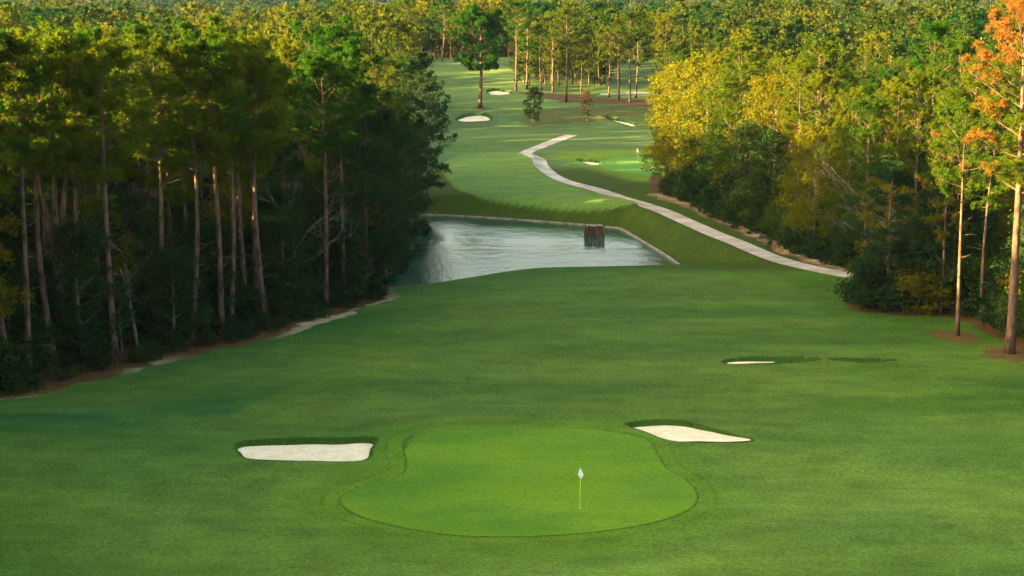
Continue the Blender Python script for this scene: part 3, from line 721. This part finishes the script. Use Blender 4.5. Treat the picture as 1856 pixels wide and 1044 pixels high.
def wood_tree(x, y, side):
    reg = region(x, y, side); u = rng.random(); d = ins(left_poly if side == 'L' else right_poly, x, y)
    if side == 'L':
        if y < 190 and 4.5 < d < 18 and rng.random() < .45: u = .8 if rng.random() < .55 else .95
        if y < 175 and d < 6: u = .8 if u > .9 and d > 4.5 else u * .65
        if u < .66: pr, nat, h, kd = (PBARE[rng.integers(0, 3)] if y < 185 and d < 12 and rng.random() < .35 else PINES[rng.integers(0, 6)]), 20, rng.uniform(17, 22) if y < 200 else rng.uniform(14, 18) if y < 250 else rng.uniform(11, 14.5), 'pine'
        elif u < .74: pr, nat, h, kd = PDENSE[rng.integers(0, 2)], 17, rng.uniform(11, 15), 'dark dense pine'
        elif u < .88: pr, nat, h, kd = BROADD[rng.integers(0, 2)], 10, rng.uniform(7, 12), 'dark leafy tree'
        else: pr, nat, h, kd = BROAD[rng.integers(0, 3)], 13, rng.uniform(11, 15.5), 'green leafy tree'
    else:
        if u < .52: pr, nat, h, kd = PINES[rng.integers(0, 6)], 20, rng.uniform(14, 19) if y < 230 else rng.uniform(11, 15), 'pine'
        elif u < .60: pr, nat, h, kd = PDENSE[rng.integers(0, 2)], 17, rng.uniform(11, 14), 'dark dense pine'
        elif u < .80: pr, nat, h, kd = BROAD[rng.integers(0, 3)], 13, rng.uniform(9, 13), 'green leafy tree'
        else: pr, nat, h, kd = BROADD[rng.integers(0, 2)], 10, rng.uniform(8, 12), 'dark leafy tree'
        if d < 5 and kd == 'pine' and u < .3: pr, nat, h, kd = BROADD[rng.integers(0, 2)], 10, rng.uniform(7, 11), 'dark leafy tree'
    lab = f'{kd} in the {reg}'
    put(pr, x, y, h / nat, sxy=rng.uniform(.92, 1.2), label=lab, group=f'{kd}s in the {reg}')
    cnt[kd] = cnt.get(kd, 0) + 1
for x, y in scatter(left_poly, 124, 175, 4.3, (-52, -10), 2.8): wood_tree(x, y, 'L')
for x, y in [q for q in scatter(left_poly, 126, 178, 3.3, (-52, -10), 3.2) if ins(left_poly, *q) < 11]:
    k_ = rng.random() < .7; reg = region(x, y, 'L')
    put(BROADD[rng.integers(0, 2)] if k_ else BROAD[rng.integers(0, 3)], x, y, rng.uniform(.7, 1.15) if k_ else rng.uniform(.6, .85), sxy=1.15, label=('low dark leafy tree' if k_ else 'low green leafy tree') + ' amid trunks, ' + reg, group=('low dark leafy trees' if k_ else 'low green leafy trees') + ' in the ' + reg)
for x, y in scatter(left_poly, 175, 235, 5.0, (-70, -10), 1.2): wood_tree(x, y, 'L')
for x, y in scatter(left_poly, 235, 330, 7.4, (-95, -12), 1.5): wood_tree(x, y, 'L')
for x, y in scatter(right_poly, 130, 205, 4.7, (18, 60), 1.2): wood_tree(x, y, 'R')
for x, y in scatter(right_poly, 205, 260, 5.6, (15, 75), 1.5): wood_tree(x, y, 'R')
for x, y in scatter(right_poly, 260, 330, 7.2, (18, 95), 2): wood_tree(x, y, 'R')
h, p = hgt(130, 300, 35); put(GOLD, p[0], 300, 19 / 13, label='large round yellow-green tree at the upper left behind the left wood', group='coloured trees at the upper left')
put(proto('broadleaf_tree', broad(13, .3, 2.6, 12, 260), M_grey, M_rust), -64, 320, 1.25, label='small red-orange tree at the upper left beside the large yellow one', group='coloured trees at the upper left')
# shrubs along the edges
def along(edge, off0, off1, step, side, labs, prs, grp, hs):
    seg = np.hypot(*np.diff(edge, axis=0).T); s = np.concatenate([[0], np.cumsum(seg)]); n = int(s[-1] / step)
    for i in range(n):
        t = (i + rng.uniform(0, 1)) * step; x = np.interp(t, s, edge[:, 0]); y = np.interp(t, s, edge[:, 1])
        x2 = np.interp(t + .5, s, edge[:, 0]); y2 = np.interp(t + .5, s, edge[:, 1]); d = np.array([x2 - x, y2 - y]); d /= np.linalg.norm(d) + 1e-9
        nn = np.array([-d[1], d[0]]) * side; o_ = rng.uniform(off0, off1); x += nn[0] * o_; y += nn[1] * o_
        if not vis(x, y): continue
        f = t / s[-1]; lab = labs[min(int(f * len(labs)), len(labs) - 1)]
        place(prs[rng.integers(0, len(prs))], x, y, rng.uniform(*hs), label=lab, cat='shrub', group=lab + 's' if False else grp, sxy=rng.uniform(.9, 1.4))
along(left_edge, 1.4, 2.6, 2.3, 1, ['low shrub at the left wood edge near the left border', 'low shrub at the left wood edge below the bare grey trees', 'low green shrub at the left wood edge beyond the bare grey trees', 'low shrub at the left wood edge close to the pond'], SHRUB, 'shrubs at the edge of the left wood', (.35, .75))
along(left_edge, 3.0, 13, .75, 1, ['undergrowth shrub inside the left wood near the left border', 'undergrowth shrub inside the left wood behind the bare grey trees', 'undergrowth shrub inside the left wood behind the edge shrubs', 'undergrowth shrub inside the left wood close to the pond'], SHRUB, 'undergrowth inside the left wood', (.8, 1.8))
along(right_edge, 1.9, 3.2, 1.5, 1, ['shrub at the foot of the right wood beside the upper path', 'shrub at the foot of the right wood beside the middle of the path', 'shrub at the foot of the right wood where the path ends', 'shrub at the foot of the right wood behind the mulch ring pines'], SHRUB + [SHRUBL], 'shrubs along the foot of the right wood', (.8, 1.5))
along(right_edge, 3.4, 7, 1.3, 1, ['tall shrub in the right wood beside the upper path', 'tall shrub in the right wood beside the middle of the path', 'tall shrub in the right wood where the path ends', 'tall shrub in the right wood behind the mulch ring pines'], SHRUB + [SHRUBL], 'tall shrubs inside the right wood', (1.4, 2.3))
print('trees', len(placed), cnt)

# stones in the dirt strip
for i in range(14):
    t = rng.uniform(.35, .98); k = int(t * (len(dirt_c) - 1)); x, y = dirt_c[k] + rng.normal(size=2) * .4; s = rng.uniform(.12, .32)
    v = rdir(14); v[:, 2] = np.abs(v[:, 2]) * .7
    import bmesh
    bm = bmesh.new(); [bm.verts.new(q * s * rng.uniform(.8, 1.1)) for q in v]; bmesh.ops.convex_hull(bm, input=bm.verts)
    me = bpy.data.meshes.new('rock'); bm.to_mesh(me); bm.free(); me.materials.append(M_stone)
    o = link('rock', me); o.location = (x, y, float(base(x, y)) - .02)
    tag(o, 'small pale rock lying in the dirt strip beside the path', 'rock', 'rocks in the dirt strip')

# --- far-off wood: one object of merged small trees
def arr(data, keep_br=False):
    tr, br, F, O = data; V, Q, T = tr.arrays(); fv, fq = F
    return V, Q, T, fv, fq
LM = [arr(pine(17, .35 + .06 * (i % 3), 3.8, 20, tuft=1, k=7, L=.95, w=.42, tw=4, sides=5, stubs=0, r0=.2)) for i in range(5)] + [arr(broad(14, .15, 4.0, 14, 60, size=.38, lr=1.6, sides=5, skirt=True)) for i in range(3)]
LF = [arr(pine(17, .35, 4.0, 12, tuft=1, k=5, L=1.5, w=.9, tw=3, sides=4, stubs=0, r0=.22)) for i in range(4)] + [arr(broad(14, .15, 4.2, 9, 34, size=.65, lr=1.9, sides=4, skirt=True)) for i in range(3)]
def wood(name, pts, lods, hs, lab_kind='stuff'):
    VV = []; QQ = []; TT = []; mq = []; mt = []; tint = []; n = 0
    for it in pts:
        x, y = it[1] if isinstance(it[0], str) else it; tall = 1.08 if it[0] == 't' else 1
        V, Q, T, fv, fq = lods[rng.integers(0, len(lods))]; s = rng.uniform(*hs) / 17 * tall * (1 + .28 * float(vnoise(x, y, 38 if y < 700 else 90, 51))); a = rng.uniform(0, 6.28); ca, sa = math.cos(a), math.sin(a); w = rng.uniform(.85, 1.5)
        z = float(base(x, y)) - .2
        for (v, q, t, mi) in ((V, Q, T, 0), (fv, fq, None, 1)):
            p = np.stack([(v[:, 0] * ca - v[:, 1] * sa) * s * w + x, (v[:, 0] * sa + v[:, 1] * ca) * s * w + y, v[:, 2] * s + z], 1)
            VV.append(p); QQ.append(q + n); mq.append(np.full(len(q), mi))
            if t is not None and len(t): TT.append(t + n)
            tint.append(np.full(len(p), min(1, max(0, .5 + .6 * float(vnoise(x, y, 45, 61)) + rng.normal() * .3)) if mi else 0.)); n += len(p)
    T = np.vstack(TT); me = mesh_from(name, np.vstack(VV), T, np.vstack(QQ), [M_bark, M_wood], np.concatenate(mq + [np.zeros(len(T))]))
    at = me.attributes.new('tint', 'FLOAT', 'POINT'); at.data.foreach_set('value', np.concatenate(tint).astype(np.float32))
    print(name, len(pts), len(me.polygons))
    return link(name, me)
def jgrid(x0, x1, y0, y1, sp, test):
    out = []
    for yy in np.arange(y0, y1, sp):
        for xx in np.arange(x0, x1, sp):
            x = xx + rng.uniform(-.5, .5) * sp; y = yy + rng.uniform(-.5, .5) * sp
            if test(x, y): out.append((x, y))
    return out
def vfar(x, y): return abs(x) < .285 * y + 8
open_ = lambda x, y: (-30 - (y - 480) * .3 < x < 12 + (y - 480) * .0 and y < 520) or (8 < x < 45 and y < 470)
pts = jgrid(-160, 160, 330, 485, 7.0, lambda x, y: vfar(x, y) and (ins(left_poly, x, y) > 1 or ins(right_poly, x, y) > 1))
pts += jgrid(3, 23, 408, 485, 4.6, lambda x, y: x > 3 + (y - 408) * .02)
pts += jgrid(-45, 60, 512, 560, 5.5, lambda x, y: True)
pts += [p for p in jgrid(-240, 240, 485, 700, 9.0, lambda x, y: vfar(x, y) and not (-34 < x < 4 and y < 512))]
o = wood('forest', pts, LM, (9.5, 14)); tag(o, 'wooded land beyond the golf course', None, kind='stuff')
pts = jgrid(-650, 650, 700, 2300, 17.0, lambda x, y: vfar(x, y))
o = wood('distant_forest', pts, LF, (11, 23)); tag(o, 'hazy far-off woods covering the low land behind the course', None, kind='stuff')
# the wood goes on beside and behind the camera's left, where it shades the fairway
pts = jgrid(-150, -38, 124, 420, 5.2, lambda x, y: x < -.275 * max(y, 0) - 4 and x < -40 and x > -.275 * max(y, 0) - 60)
pts += jgrid(40, 160, 120, 330, 8., lambda x, y: x > .275 * y + 4 and x < .275 * y + 24)
pts = [('s', p) for p in pts] + [('t', p) for p in jgrid(-115, -37, -60, 124, 4.6, lambda x, y: x < -.275 * max(y, 0) - 4)]
o = wood('side_forest', pts, LM, (14.5, 17.5)); tag(o, 'the woods continuing beyond both sides of the fairway', None, kind='stuff')

# ------------------------------------------------------------------ haze
mb = MB(); mb.box((0, 1700, 20), (3600, 4600, 140)); me = mb.mesh('haze', None)
mh = bpy.data.materials.new('haze'); mh.use_nodes = True; nt = mh.node_tree; nt.nodes.clear()
out = nt.nodes.new('ShaderNodeOutputMaterial'); pv = nt.nodes.new('ShaderNodeVolumePrincipled'); pv.inputs['Density'].default_value = .00002; pv.inputs['Color'].default_value = (.30, .55, 1, 1)
nt.links.new(pv.outputs[0], out.inputs['Volume']); me.materials.append(mh)
o = link('haze', me); tag(o, kind='stuff')

# ------------------------------------------------------------------ light
EL = R(10); AZ = R(72)   # sun to the left, a little behind the camera
to_sun = Vector((-math.cos(EL) * math.sin(AZ), -math.cos(EL) * math.cos(AZ), math.sin(EL)))
sd = bpy.data.lights.new('sun', 'SUN'); sd.energy = 5; sd.angle = R(.5); sd.color = (1, .68, .24)
so = bpy.data.objects.new('sun', sd); C.objects.link(so); so.rotation_euler = to_sun.to_track_quat('Z', 'Y').to_euler()
w = bpy.data.worlds.new('World'); sc.world = w; w.use_nodes = True; nt = w.node_tree
bg = nt.nodes['Background']; sky = nt.nodes.new('ShaderNodeTexSky'); sky.sky_type = 'NISHITA'; sky.sun_disc = False
sky.sun_elevation = EL; sky.sun_rotation = math.atan2(to_sun.x, to_sun.y) % (2 * math.pi); sky.air_density = 1; sky.dust_density = 6; sky.ozone_density = 0
nt.links.new(sky.outputs[0], bg.inputs[0]); bg.inputs[1].default_value = .075
sc.view_settings.view_transform = 'Standard'; sc.view_settings.look = 'None'; sc.view_settings.gamma = 1; sc.view_settings.exposure = 3.33
sc.cycles.max_bounces = 6; sc.cycles.diffuse_bounces = 3; sc.cycles.transmission_bounces = 4; sc.cycles.volume_bounces = 0
